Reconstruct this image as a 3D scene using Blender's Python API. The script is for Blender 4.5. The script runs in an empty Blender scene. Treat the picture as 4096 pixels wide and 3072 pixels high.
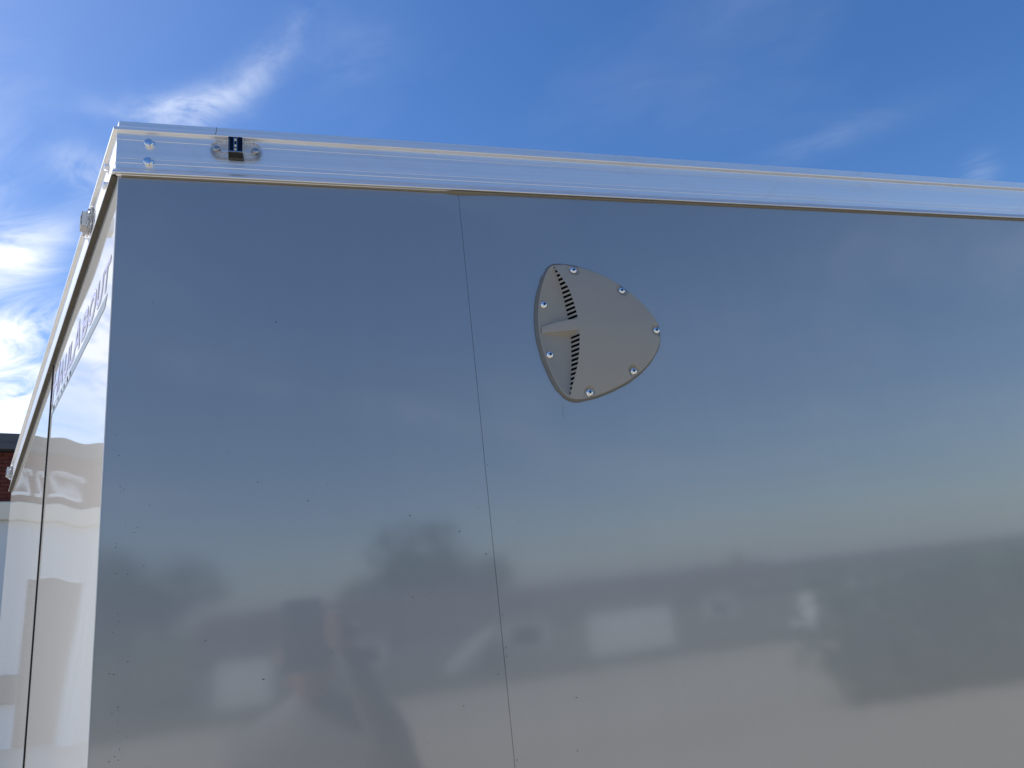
import bpy, bmesh, math, random
from mathutils import Vector, Matrix, noise
random.seed(7)
R_ = math.radians
scene = bpy.context.scene
COL = scene.collection

# ------------------------------------------------------------------ camera
cam_d = bpy.data.cameras.new('camera')
cam = bpy.data.objects.new('camera', cam_d)
COL.objects.link(cam)
RIGHT = Vector((0.9596971, -0.2594435, -0.1080303))
DOWN = Vector((-0.0274281, 0.2960984, -0.9547636))
FWD = Vector((0.2796948, 0.9192469, 0.2770487))
CAM = Vector((0.2074917, -0.825, 1.7302791))
m = Matrix((RIGHT, -DOWN, -FWD)).transposed().to_4x4()
m.translation = CAM
cam.matrix_world = m
cam_d.sensor_width = 36.0
cam_d.lens = 36.0 * 2836.3 / 4096.0
cam_d.clip_start = 0.02
cam_d.clip_end = 2000
scene.camera = cam

# ------------------------------------------------------------------ light
SUN_AZ, SUN_EL = R_(151), R_(47)
SUN = Vector((math.cos(SUN_AZ)*math.cos(SUN_EL), math.sin(SUN_AZ)*math.cos(SUN_EL), math.sin(SUN_EL)))
sd = bpy.data.lights.new('sun', 'SUN')
sd.energy = 4.8
sd.angle = R_(0.5)
sd.color = (1.0, 0.95, 0.87)
sun = bpy.data.objects.new('sun', sd)
sun.rotation_euler = SUN.to_track_quat('Z', 'Y').to_euler()
sun.location = (0, 0, 30)
COL.objects.link(sun)

scene.view_settings.view_transform = 'Standard'
scene.view_settings.look = 'None'
scene.view_settings.exposure = 0.35
scene.view_settings.gamma = 1.0
scene.view_settings.use_curve_mapping = False


class NT:
    """small helper to write node trees as expressions"""
    def __init__(s, tree):
        s.t = tree
        s.t.nodes.clear()

    def n(s, typ, ins=None, **props):
        nd = s.t.nodes.new(typ)
        for k, v in props.items():
            setattr(nd, k, v)
        if ins:
            for k, v in ins.items():
                sock = nd.inputs[k]
                if hasattr(v, 'links') or isinstance(v, bpy.types.NodeSocket):
                    s.t.links.new(v, sock)
                else:
                    sock.default_value = v
        return nd

    def math(s, op, a, b=0.0, c=0.0, clamp=False):
        nd = s.n('ShaderNodeMath', {0: a, 1: b, 2: c}, operation=op)
        nd.use_clamp = clamp
        return nd.outputs[0]

    def vmath(s, op, a, b=(0, 0, 0)):
        nd = s.n('ShaderNodeVectorMath', {0: a, 1: b}, operation=op)
        return nd.outputs['Value'] if op in ('DOT_PRODUCT', 'LENGTH') else nd.outputs['Vector']

    def ramp(s, fac, stops):
        nd = s.n('ShaderNodeValToRGB', {'Fac': fac})
        el = nd.color_ramp.elements
        while len(el) > len(stops):
            el.remove(el[-1])
        while len(el) < len(stops):
            el.new(0.5)
        for e, (p, c) in zip(el, stops):
            e.position = p
            e.color = (c[0], c[1], c[2], 1) if hasattr(c, '__len__') else (c, c, c, 1)
        return nd.outputs['Color']

    def noise(s, vec, scale, detail=4, rough=0.55, dist=0.0):
        return s.n('ShaderNodeTexNoise', {'Vector': vec, 'Scale': scale, 'Detail': detail, 'Roughness': rough, 'Distortion': dist}).outputs['Fac']

    def mix(s, fac, a, b, blend='MIX'):
        nd = s.n('ShaderNodeMix', data_type='RGBA', blend_type=blend)
        for i, v in ((0, fac), (6, a), (7, b)):
            if isinstance(v, bpy.types.NodeSocket):
                s.t.links.new(v, nd.inputs[i])
            else:
                nd.inputs[i].default_value = v
        return nd.outputs[2]


# ------------------------------------------------------------------ world sky with thin cirrus
world = bpy.data.worlds.new('World')
scene.world = world
world.use_nodes = True
w = NT(world.node_tree)
sky = w.n('ShaderNodeTexSky', sky_type='NISHITA')
sky.sun_disc = False
sky.sun_elevation = SUN_EL
sky.sun_rotation = math.pi/2 - SUN_AZ
sky.altitude = 0
sky.air_density = 1.0
sky.dust_density = 0.5
sky.ozone_density = 2.2
skyc = w.n('ShaderNodeHueSaturation', {'Hue': 0.508, 'Saturation': 1.29, 'Value': 1.0, 'Color': sky.outputs[0]}).outputs[0]
tc = w.n('ShaderNodeTexCoord').outputs['Generated']
d = w.vmath('NORMALIZE', tc)
sx = w.n('ShaderNodeSeparateXYZ', {0: d})
dz = w.math('ADD', w.math('MAXIMUM', sx.outputs['Z'], 0.0), 0.12)
px = w.math('DIVIDE', sx.outputs['X'], dz)
py = w.math('DIVIDE', sx.outputs['Y'], dz)


def cloud_blob(p0, p1, wid, amp, curve=0.0):
    """soft streak of cloud between two directions of the sky"""
    a, b = Vector(p0).normalized(), Vector(p1).normalized()
    c = (a + b).normalized()
    e1 = (b - a)
    half = e1.length / 2
    e1.normalize()
    e2 = c.cross(e1).normalized()
    u = w.math('DIVIDE', w.vmath('DOT_PRODUCT', d, tuple(e1)), half)
    v = w.vmath('DOT_PRODUCT', d, tuple(e2))
    if curve:
        v = w.math('ADD', v, w.math('MULTIPLY', w.math('MULTIPLY', u, u), curve))
    v = w.math('DIVIDE', v, wid)
    r2 = w.math('ADD', w.math('MULTIPLY', u, u), w.math('MULTIPLY', v, v))
    g = w.math('POWER', 2.718, w.math('MULTIPLY', r2, -1.0))
    front = w.math('GREATER_THAN', w.vmath('DOT_PRODUCT', d, tuple(c)), 0.2)
    return w.math('MULTIPLY', w.math('MULTIPLY', g, amp), front)


# combed cirrus texture: noise stretched along one wind direction on the cloud plane
rot = R_(-33)
qa = w.math('ADD', w.math('MULTIPLY', px, math.cos(rot)), w.math('MULTIPLY', py, math.sin(rot)))
qb = w.math('SUBTRACT', w.math('MULTIPLY', py, math.cos(rot)), w.math('MULTIPLY', px, math.sin(rot)))
qv = w.n('ShaderNodeCombineXYZ', {0: w.math('MULTIPLY', qa, 0.55), 1: qb, 2: 0.0}).outputs[0]
n1 = w.noise(qv, 6.5, 11, 0.60, 1.1)
n2 = w.noise(qv, 1.3, 5, 0.55, 0.3)
streaks = w.n('ShaderNodeMapRange', {0: n1, 1: 0.36, 2: 0.66, 3: 0.0, 4: 1.0}).outputs[0]
blobs = [
    cloud_blob((-0.175, 0.800, 0.570), (-0.005, 0.762, 0.648), 0.019, 0.50, 0.02),
    cloud_blob((-0.160, 0.794, 0.583), (-0.075, 0.790, 0.600), 0.020, 0.34),
    cloud_blob((-0.020, 0.762, 0.648), (0.120, 0.72, 0.68), 0.045, 0.06),
    cloud_blob((-0.274, 0.805, 0.526), (-0.215, 0.830, 0.513), 0.026, 0.42),
    cloud_blob((-0.375, 0.845, 0.385), (-0.262, 0.850, 0.450), 0.028, 0.78, 0.01),
    cloud_blob((-0.380, 0.870, 0.310), (-0.262, 0.885, 0.378), 0.028, 0.82, -0.01),
    cloud_blob((-0.420, 0.880, 0.215), (-0.250, 0.915, 0.305), 0.048, 1.10),
    cloud_blob((-0.52, 0.78, 0.30), (-0.36, 0.82, 0.44), 0.09, 1.4),
    cloud_blob((-0.55, 0.68, 0.46), (-0.36, 0.74, 0.55), 0.09, 0.9),
    cloud_blob((-0.350, 0.910, 0.262), (-0.285, 0.922, 0.262), 0.030, 0.8),
    cloud_blob((0.530, 0.680, 0.480), (0.690, 0.550, 0.49), 0.018, 0.06),
    cloud_blob((0.735, 0.545, 0.392), (0.755, 0.520, 0.405), 0.014, 0.16),
]
tot = blobs[0]
for b in blobs[1:]:
    tot = w.math('ADD', tot, b)
wispy = w.math('MULTIPLY', tot, w.math('ADD', w.math('MULTIPLY', streaks, 1.25), 0.10))
veil = w.math('MULTIPLY', w.n('ShaderNodeMapRange', {0: n2, 1: 0.50, 2: 0.80, 3: 0.0, 4: 0.10}).outputs[0], w.math('ADD', w.math('MULTIPLY', streaks, 0.7), 0.4))
back = w.n('ShaderNodeMapRange', {0: sx.outputs['Y'], 1: 0.1, 2: -0.3, 3: 0.0, 4: 1.0}).outputs[0]
backc = w.math('MULTIPLY', back, w.math('MULTIPLY', w.n('ShaderNodeMapRange', {0: n2, 1: 0.46, 2: 0.72, 3: 0.0, 4: 0.34}).outputs[0], streaks))
cm = w.math('ADD', w.math('ADD', wispy, veil), backc, clamp=True)
cm = w.math('MINIMUM', cm, 0.92)
haze_f = w.math('MULTIPLY', w.math('POWER', 2.718, w.math('MULTIPLY', w.math('MAXIMUM', sx.outputs['Z'], 0.0), -9.0)), 0.55)
skyc = w.mix(haze_f, skyc, (2.1, 2.95, 4.5, 1))
col = w.mix(cm, skyc, (6.6, 7.0, 7.7, 1))
bg = w.n('ShaderNodeBackground', {'Color': col, 'Strength': 0.128})
wo = w.n('ShaderNodeOutputWorld')
w.t.links.new(bg.outputs[0], wo.inputs[0])


# ------------------------------------------------------------------ materials
def new_mat(name):
    mt = bpy.data.materials.new(name)
    mt.use_nodes = True
    t = NT(mt.node_tree)
    out = t.n('ShaderNodeOutputMaterial')
    b = t.n('ShaderNodeBsdfPrincipled')
    t.t.links.new(b.outputs[0], out.inputs[0])
    return mt, t, b


def lk(t, a, b):
    t.t.links.new(a, b)


def plain(name, col, rough=0.6, metal=0.0, var=0.10, scale=6.0, bump=0.0, bscale=60.0, ior=1.45, coat=0.0):
    """procedural: base colour broken up by noise, optional fine relief"""
    mt, t, b = new_mat(name)
    o = t.n('ShaderNodeTexCoord').outputs['Object']
    nf = t.noise(o, scale, 5, 0.6)
    lo = [c*(1-var) for c in col] + [1]
    hi = [min(1, c*(1+var)) for c in col] + [1]
    lk(t, t.mix(nf, tuple(lo), tuple(hi)), b.inputs['Base Color'])
    r = t.n('ShaderNodeMapRange', {0: t.noise(o, scale*2.3, 4), 1: 0.3, 2: 0.7, 3: rough*0.88, 4: min(1, rough*1.12)}).outputs[0]
    lk(t, r, b.inputs['Roughness'])
    b.inputs['Metallic'].default_value = metal
    b.inputs['IOR'].default_value = ior
    if coat:
        b.inputs['Coat Weight'].default_value = coat
    if bump:
        bn = t.n('ShaderNodeBump', {'Strength': bump, 'Distance': 0.02, 'Height': t.noise(o, bscale, 5, 0.65)})
        lk(t, bn.outputs[0], b.inputs['Normal'])
    return mt


def paint_mat(name, col, rough, ior, flake=0.05, wave=0.0, metallic=False):
    """glossy silver-grey trailer skin with fine flake and faint oil-canning"""
    mt, t, b = new_mat(name)
    o = t.n('ShaderNodeTexCoord').outputs['Object']
    fl = t.noise(o, 900, 2, 0.7)
    dirt = t.noise(o, 2.2, 6, 0.6, 0.4)
    f = t.math('ADD', t.math('MULTIPLY', t.math('SUBTRACT', fl, 0.5), flake*2), t.math('MULTIPLY', t.math('SUBTRACT', dirt, 0.5), 0.05))
    run = t.noise(t.vmath('MULTIPLY', o, (26, 26, 1.1)), 1.0, 5, 0.6)
    f = t.math('ADD', f, t.math('MULTIPLY', t.math('SUBTRACT', run, 0.5), 0.07))
    k = t.math('ADD', f, 1.0)
    cn = t.n('ShaderNodeCombineXYZ', {0: t.math('MULTIPLY', k, col[0]), 1: t.math('MULTIPLY', k, col[1]), 2: t.math('MULTIPLY', k, col[2])})
    lk(t, cn.outputs[0], b.inputs['Base Color'])
    rr = t.n('ShaderNodeMapRange', {0: t.noise(o, 5.0, 6, 0.65, 0.3), 1: 0.3, 2: 0.7, 3: rough*0.85, 4: rough*1.2}).outputs[0]
    if metallic:                                   # aluminium-flake base under a clear gloss coat
        b.inputs['Metallic'].default_value = 1.0
        b.inputs['Roughness'].default_value = 0.50
        b.inputs['Coat Weight'].default_value = 1.0
        b.inputs['Coat IOR'].default_value = ior
        lk(t, rr, b.inputs['Coat Roughness'])
    else:
        lk(t, rr, b.inputs['Roughness'])
        b.inputs['IOR'].default_value = ior
    if wave:
        h = t.noise(t.vmath('MULTIPLY', o, (1.0, 1.0, 0.7)), 1.9, 2, 0.4)
        bn = t.n('ShaderNodeBump', {'Strength': 1.0, 'Distance': wave, 'Height': h})
        h2 = t.noise(o, 700, 2, 0.6)
        bn2 = t.n('ShaderNodeBump', {'Strength': 0.03, 'Distance': 0.0002, 'Height': h2, 'Normal': bn.outputs[0]})
        lk(t, bn2.outputs[0], b.inputs['Normal'])
        if metallic:
            lk(t, bn2.outputs[0], b.inputs['Coat Normal'])
    return mt


def alu_mat(name, axis, tint=(0.89, 0.89, 0.90), rough=0.43):
    """mill-finish aluminium: fine drawn lines along the rail, smudges and dull patches"""
    mt, t, b = new_mat(name)
    o = t.n('ShaderNodeTexCoord').outputs['Object']
    sc = (0.6, 60, 260) if axis == 'x' else (3.0, 3.0, 260)
    lines = t.noise(t.vmath('MULTIPLY', o, sc), 1.6, 6, 0.7)
    smudge = t.noise(t.vmath('MULTIPLY', o, (1.0, 1.0, 3.0)), 7.0, 7, 0.65, 0.6)
    stain = t.n('ShaderNodeMapRange', {0: smudge, 1: 0.54, 2: 0.78, 3: 0.0, 4: 0.30}).outputs[0]
    base = t.mix(lines, (tint[0]*0.80, tint[1]*0.80, tint[2]*0.80, 1), (min(1, tint[0]*1.08), min(1, tint[1]*1.08), min(1, tint[2]*1.08), 1))
    base = t.mix(stain, base, (0.50, 0.49, 0.47, 1))
    lk(t, base, b.inputs['Base Color'])
    b.inputs['Metallic'].default_value = 0.92
    rg = t.math('ADD', t.math('MULTIPLY', lines, 0.14), t.math('ADD', t.math('MULTIPLY', smudge, 0.16), rough-0.15))
    lk(t, rg, b.inputs['Roughness'])
    bn = t.n('ShaderNodeBump', {'Strength': 0.14, 'Distance': 0.0006, 'Height': lines})
    lk(t, bn.outputs[0], b.inputs['Normal'])
    return mt


M = {}
M['side_paint'] = paint_mat('side_paint', (0.350, 0.350, 0.350), 0.062, 1.97, 0.03, 0.0011, True)
M['sunlit_nose_paint'] = paint_mat('sunlit_nose_paint', (0.60, 0.59, 0.565), 0.035, 1.9, 0.22, 0.0)  # side skin again, sunlit brightness put into the lighter base colour
M['alu_x'] = alu_mat('rail_aluminium', 'x')
M['alu_n'] = alu_mat('nose_rail_aluminium', 'n')
M['chrome'] = plain('bright_screw_metal', (0.82, 0.82, 0.83), 0.10, 1.0, 0.04, 200)
M['socket'] = plain('dark_socket', (0.012, 0.012, 0.014), 0.5)
M['vent'] = plain('vent_grey_plastic', (0.325, 0.303, 0.268), 0.48, 0, 0.03, 30, 0.10, 900)
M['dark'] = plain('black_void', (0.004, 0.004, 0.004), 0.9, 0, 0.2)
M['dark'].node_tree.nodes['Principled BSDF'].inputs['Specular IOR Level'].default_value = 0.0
M['caulk'] = plain('beige_sealant', (0.21, 0.18, 0.13), 0.55, 0, 0.16, 60, 0.25, 120)
M['caulk_clear'] = plain('grey_sealant', (0.16, 0.155, 0.14), 0.4, 0, 0.12, 60, 0.2, 160)
M['lip_shade'] = plain('brown_lip_shade', (0.075, 0.062, 0.042), 0.7, 0, 0.25, 40, 0.3, 120)  # shade under the nose rail lip, put into the colour
M['rubber'] = plain('black_rubber_seal', (0.012, 0.012, 0.012), 0.7, 0, 0.2, 80)
M['roof_white'] = plain('white_roof_sheet', (0.78, 0.78, 0.76), 0.4, 0, 0.05, 3)
M['ink'] = plain('violet_ink', (0.38, 0.385, 0.60), 0.4, 0, 0.06, 40)
M['ink_edge'] = plain('plum_ink_edge', (0.46, 0.41, 0.50), 0.4, 0, 0.06, 40)
M['ink_white'] = plain('white_ink', (0.82, 0.82, 0.83), 0.4, 0, 0.03, 40)
M['ink_grey'] = plain('grey_ink_stripe', (0.235, 0.26, 0.275), 0.35, 0, 0.06, 40)
M['speck'] = plain('dirt_speck', (0.02, 0.02, 0.025), 0.8, 0, 0.3, 80)
M['navy'] = plain('navy_light_module', (0.003, 0.005, 0.018), 0.12, 0, 0.2, 90, ior=1.3)
M['blackp'] = plain('black_plastic', (0.006, 0.006, 0.007), 0.35, 0, 0.2, 90)
M['led'] = plain('pale_led_chip', (0.75, 0.68, 0.48), 0.25, 0, 0.15, 400)
M['foil'] = plain('silver_lead_strip', (0.75, 0.78, 0.82), 0.15, 1.0, 0.1, 400)
M['steel_dull'] = plain('dull_screw_metal', (0.40, 0.40, 0.43), 0.28, 1.0, 0.35, 700)
M['tyre'] = plain('tyre_rubber', (0.02, 0.02, 0.02), 0.8, 0, 0.2, 40)
M['steel'] = plain('galvanised_steel', (0.45, 0.45, 0.46), 0.4, 1.0, 0.15, 12)
M['frame_black'] = plain('black_chassis_paint', (0.02, 0.02, 0.02), 0.5)


def clear_mat():
    mt, t, b = new_mat('clear_lens_plastic')
    o = t.n('ShaderNodeTexCoord').outputs['Object']
    b.inputs['Base Color'].default_value = (0.97, 0.97, 0.97, 1)
    b.inputs['Transmission Weight'].default_value = 1.0
    b.inputs['IOR'].default_value = 1.46
    b.inputs['Roughness'].default_value = 0.06
    bn = t.n('ShaderNodeBump', {'Strength': 0.3, 'Distance': 0.0006, 'Height': t.noise(o, 260, 3)})
    lk(t, bn.outputs[0], b.inputs['Normal'])
    return mt


M['clear'] = clear_mat()


def ground_mat():
    mt, t, b = new_mat('lot_and_verge')
    g = t.n('ShaderNodeNewGeometry').outputs['Position']
    s = t.n('ShaderNodeSeparateXYZ', {0: g})
    c1 = t.mix(t.noise(t.vmath('MULTIPLY', g, (0.35, 1.0, 1.0)), 0.45, 6, 0.6), (0.37, 0.34, 0.275, 1), (0.56, 0.51, 0.415, 1))
    c1 = t.mix(t.math('MULTIPLY', t.noise(g, 30, 4, 0.7), 0.35), c1, (0.22, 0.20, 0.17, 1))
    g1 = t.mix(t.noise(g, 1.5, 6, 0.7), (0.045, 0.060, 0.022, 1), (0.11, 0.115, 0.05, 1))
    edge = t.math('ADD', s.outputs['Y'], t.math('MULTIPLY', t.noise(g, 0.7, 3), 1.2))
    far = t.n('ShaderNodeMapRange', {0: edge, 1: -13.1, 2: -12.7, 3: 1.0, 4: 0.0}).outputs[0]
    lk(t, t.mix(far, c1, g1), b.inputs['Base Color'])
    b.inputs['Roughness'].default_value = 0.9
    bn = t.n('ShaderNodeBump', {'Strength': 0.4, 'Distance': 0.02, 'Height': t.noise(g, 22, 6, 0.7)})
    lk(t, bn.outputs[0], b.inputs['Normal'])
    return mt


M['ground'] = ground_mat()
M['asphalt'] = plain('asphalt', (0.075, 0.073, 0.07), 0.9, 0, 0.2, 0.6, 0.3, 30)
M['concrete'] = plain('kerb_concrete', (0.36, 0.35, 0.32), 0.85, 0, 0.12, 2, 0.3, 30)
M['brick'] = plain('dark_red_brick', (0.115, 0.026, 0.018), 0.85, 0, 0.35, 5, 0.4, 40)
M['mortar'] = plain('brick_mortar', (0.075, 0.035, 0.028), 0.95, 0, 0.2, 20, 0.4, 60)
M['fascia'] = plain('charcoal_roof_metal', (0.075, 0.08, 0.09), 0.5, 0, 0.1, 2)
M['beam'] = plain('cream_painted_beam', (0.70, 0.64, 0.52), 0.6, 0, 0.08, 1.2, 0.2, 20)
M['stucco'] = plain('pale_grey_block', (0.62, 0.63, 0.63), 0.8, 0, 0.07, 1.2, 0.3, 35)
M['doorgrey'] = plain('grey_roll_door', (0.10, 0.105, 0.11), 0.45, 0, 0.1, 2)
M['white'] = plain('white_paint', (0.86, 0.86, 0.84), 0.5, 0, 0.04, 3)
M['siding'] = plain('tan_siding', (0.30, 0.26, 0.22), 0.8, 0, 0.08, 1.5, 0.2, 12)
M['siding2'] = plain('grey_siding', (0.22, 0.22, 0.23), 0.8, 0, 0.08, 1.5, 0.2, 12)
M['shingle'] = plain('brown_shingles', (0.085, 0.07, 0.062), 0.9, 0, 0.3, 3, 0.5, 10)
M['glass'] = plain('dark_window_glass', (0.02, 0.025, 0.03), 0.05, 0, 0.1)
M['bark'] = plain('tree_bark', (0.09, 0.07, 0.05), 0.9, 0, 0.3, 6, 0.6, 20)
M['leaf'] = plain('green_leaves', (0.045, 0.072, 0.022), 0.6, 0, 0.45, 1.2)
M['leaf2'] = plain('dark_hedge_leaves', (0.045, 0.075, 0.03), 0.6, 0, 0.45, 2.0)
M['skin'] = plain('skin', (0.52, 0.31, 0.23), 0.5, 0, 0.06, 20)
M['shirt'] = plain('grey_shirt', (0.25, 0.24, 0.235), 0.85, 0, 0.15, 20)
M['jeans'] = plain('blue_jeans', (0.04, 0.05, 0.09), 0.9, 0, 0.2, 20)
M['hair'] = plain('light_brown_hair', (0.13, 0.10, 0.075), 0.6, 0, 0.3, 60)


# ------------------------------------------------------------------ mesh helpers
def link(o, parent=None):
    COL.objects.link(o)
    if parent is not None:
        o.parent = parent
    return o


def tag(o, label=None, cat=None, group=None, kind=None):
    for k, v in (('label', label), ('category', cat), ('group', group), ('kind', kind)):
        if v:
            o[k] = v
    return o


def empty(name, loc=(0, 0, 0)):
    o = bpy.data.objects.new(name, None)
    o.location = loc
    o.empty_display_size = 0.2
    return link(o)


class MB:
    def __init__(s):
        s.v, s.f = [], []

    def add(s, vs, fs):
        k = len(s.v)
        s.v += [tuple(q) for q in vs]
        s.f += [tuple(i+k for i in f) for f in fs]
        return s

    def box(s, a, b, mtx=None):
        x0, y0, z0 = a
        x1, y1, z1 = b
        vs = [Vector(p) for p in ((x0, y0, z0), (x1, y0, z0), (x1, y1, z0), (x0, y1, z0), (x0, y0, z1), (x1, y0, z1), (x1, y1, z1), (x0, y1, z1))]
        if mtx:
            vs = [mtx @ p for p in vs]
        return s.add(vs, [(3, 2, 1, 0), (4, 5, 6, 7), (0, 1, 5, 4), (1, 2, 6, 5), (2, 3, 7, 6), (3, 0, 4, 7)])

    def grid(s, rows, close=False):
        n = len(rows[0])
        vs = [p for r in rows for p in r]
        fs = []
        for i in range(len(rows)-1):
            for j in range(n-1 if not close else n):
                j2 = (j+1) % n
                fs.append((i*n+j, i*n+j2, (i+1)*n+j2, (i+1)*n+j))
        return s.add(vs, fs)

    def lathe(s, prof, mtx, seg=20, cap=True):
        """prof: list of (radius, height) along local z"""
        rows = [[mtx @ Vector((r*math.cos(2*math.pi*k/seg), r*math.sin(2*math.pi*k/seg), h)) for k in range(seg)] for r, h in prof]
        k0 = len(s.v)
        s.grid(rows, True)
        if cap:
            n = len(rows)
            s.f.append(tuple(k0+(n-1)*seg+k for k in range(seg)))
        return s

    def tube(s, pts, r, seg=8, closed=False):
        pts = [Vector(p) for p in pts]
        rows = []
        n = len(pts)
        for i, p in enumerate(pts):
            a = pts[(i-1) % n] if closed else pts[max(i-1, 0)]
            b = pts[(i+1) % n] if closed else pts[min(i+1, n-1)]
            t = (b-a).normalized()
            u = t.cross(Vector((0, 1, 0.01))).normalized()
            v = t.cross(u)
            rr = r[i] if hasattr(r, '__len__') else r
            rows.append([p + u*rr*math.cos(2*math.pi*k/seg) + v*rr*math.sin(2*math.pi*k/seg) for k in range(seg)])
        if closed:
            rows.append(rows[0])
        return s.grid(rows, True)

    def build(s, name, mat, parent=None, smooth=False, bevel=0.0, seg=2, weld=False, origin=None, autosm=None):
        me = bpy.data.meshes.new(name)
        vs = s.v
        if origin is not None:
            vs = [tuple(Vector(p)-Vector(origin)) for p in vs]
        me.from_pydata(vs, [], s.f)
        bm = bmesh.new()
        bm.from_mesh(me)
        if weld:
            bmesh.ops.remove_doubles(bm, verts=bm.verts, dist=1e-6)
        bmesh.ops.recalc_face_normals(bm, faces=bm.faces)
        bm.to_mesh(me)
        bm.free()
        if smooth:
            for p in me.polygons:
                p.use_smooth = True
            if autosm:
                me.set_sharp_from_angle(angle=R_(autosm))
        me.materials.append(mat)
        o = bpy.data.objects.new(name, me)
        link(o, parent)
        if origin is not None:
            o.location = origin
        if bevel:
            md = o.modifiers.new('bevel', 'BEVEL')
            md.width = bevel
            md.segments = seg
            md.limit_method = 'ANGLE'
            md.angle_limit = R_(35)
        return o


# ================================================================== SETTING: ground, street
def ground_z(x, y):
    if y > -15:
        return 0.0
    t = min(1.0, (-15-y)/10.0)
    return -2.0*(t*t*(3-2*t))


gx = [-700, -300, -150, -80, -50, -35] + list(range(-28, 50, 3)) + [55, 70, 100, 160, 300, 700]
gy = [-700, -300, -160, -100, -70, -50] + list(range(-42, -26, 4)) + [-26, -25, -24, -23, -22, -21, -20, -19, -18, -17, -16, -15, -14, -10, -5, 0, 5, 10, 20, 40, 80, 160, 300, 700]
mb = MB()
mb.grid([[(x, y, ground_z(x, y)) for x in gx] for y in gy])
g = mb.build('ground', M['ground'], smooth=True)
tag(g, kind='structure')
mb = MB()
mb.add([(-200, -32.0, -1.996), (250, -32.0, -1.996), (250, -26.2, -1.996), (-200, -26.2, -1.996)], [(0, 1, 2, 3)])
tag(mb.build('road', M['asphalt']), kind='structure')
mb = MB()
mb.box((-200, -32.25, -2.1), (250, -32.0, -1.87))
mb.box((-200, -26.2, -2.1), (250, -25.95, -1.87))
tag(mb.build('kerb', M['concrete']), kind='structure')

# ================================================================== TRAILER
ALPHA = R_(112.4586)
N3 = Vector((math.cos(ALPHA), math.sin(ALPHA), 0))          # along the nose face, away from the corner
NN = Vector((-math.sin(ALPHA), math.cos(ALPHA), 0))         # out of the nose face
SLOPE = -0.0981869
ZT = 2.25
TIP = 1.40
KM = math.tan((math.pi-ALPHA)/2)
SEAM = 0.4132
NSEAM = 0.5655
TW = 2*TIP*math.sin(ALPHA)                                   # trailer width
LEN = 4.9
trailer = empty('cargo_trailer')
tag(trailer, 'silver grey enclosed cargo trailer with wedge nose, bright aluminium roof rail and teardrop side vent', 'trailer')


def nose_pt(t, z, o=0.0):
    return N3*t + NN*o + Vector((0, 0, z))


# --- skins
def side_panel(x0, x1, off, name='side_panel'):
    mb = MB()
    zs = [0.52 + (2.2515-0.52)*i/24 for i in range(25)]
    nx = max(4, int((x1-x0)/0.08))
    xs = [x0 + (x1-x0)*i/nx for i in range(nx+1)]
    mb.grid([[(x, -off, z) for x in xs] for z in zs])
    mb.grid([[(x, -off+0.0012, z) for x in xs] for z in zs])
    edge = [(0, 0), (len(xs)-1, 0)]
    for xe in (xs[0], xs[-1]):
        mb.grid([[(xe, -off, z), (xe, -off+0.0012, z)] for z in zs])
    return mb.build(name, M['side_paint'], trailer, smooth=True, weld=True, autosm=30)


p_left = side_panel(0.0, SEAM-0.00012, 0.0)
p_right = side_panel(SEAM+0.00012, LEN, 0.0007)
mb = MB().box((SEAM-0.010, 0.0016, 0.52), (SEAM+0.010, 0.003, 2.2515))
mb.build('seam_backing', M['dark'], trailer)


def tilt(t, z):
    """slope of the slightly buckled nose sheet (how far its normal leans up)"""
    pts = [(-0.1, 0.019), (0.013, 0.0250), (0.137, 0.0330), (0.376, 0.0175), (0.63, 0.0216), (0.80, 0.017), (1.12, 0.0115), (1.5, 0.016)]
    for (a, sa), (b, sb) in zip(pts, pts[1:]):
        if a <= t <= b:
            u = (t-a)/(b-a)
            u = u*u*(3-2*u)
            s = sa+(sb-sa)*u
            break
    else:
        s = 0.016
    s = 0.018+(s-0.018)*2.2
    low = max(0.0, min(1.0, (1.80-z)/0.9))
    return s*(1-0.55*low)


def lean(t, z):
    """sideways lean of the same sheet"""
    low = max(0.0, min(1.0, (1.75-z)/0.5))
    return 0.004*math.sin(t*7.0+1.0) + 0.006*low*math.sin((1.75-z)*9.0) - .008*low


def nose_normals(o, out=NN):
    me = o.data
    if sum(p.normal.dot(NN)*p.area for p in me.polygons) < 0:
        me.flip_normals()
    me.normals_split_custom_set_from_vertices([
        (NN + Vector((0, 0, tilt((v.co).dot(N3), v.co.z))) + N3*lean(v.co.dot(N3), v.co.z)).normalized() for v in me.vertices])


def nose_panel(t0, t1, off):
    mb = MB()
    n = max(6, int((t1-t0)/0.02))
    m_ = 60
    rows = []
    for j in range(m_+1):
        r = []
        for i in range(n+1):
            t = t0+(t1-t0)*i/n
            zt = ZT+0.0015+SLOPE*t
            r.append(nose_pt(t, 0.52+(zt-0.52)*j/m_, off))
        rows.append(r)
    mb.grid(rows)
    o = mb.build('nose_panel', M['sunlit_nose_paint'], trailer, smooth=True)
    nose_normals(o)
    return o


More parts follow.
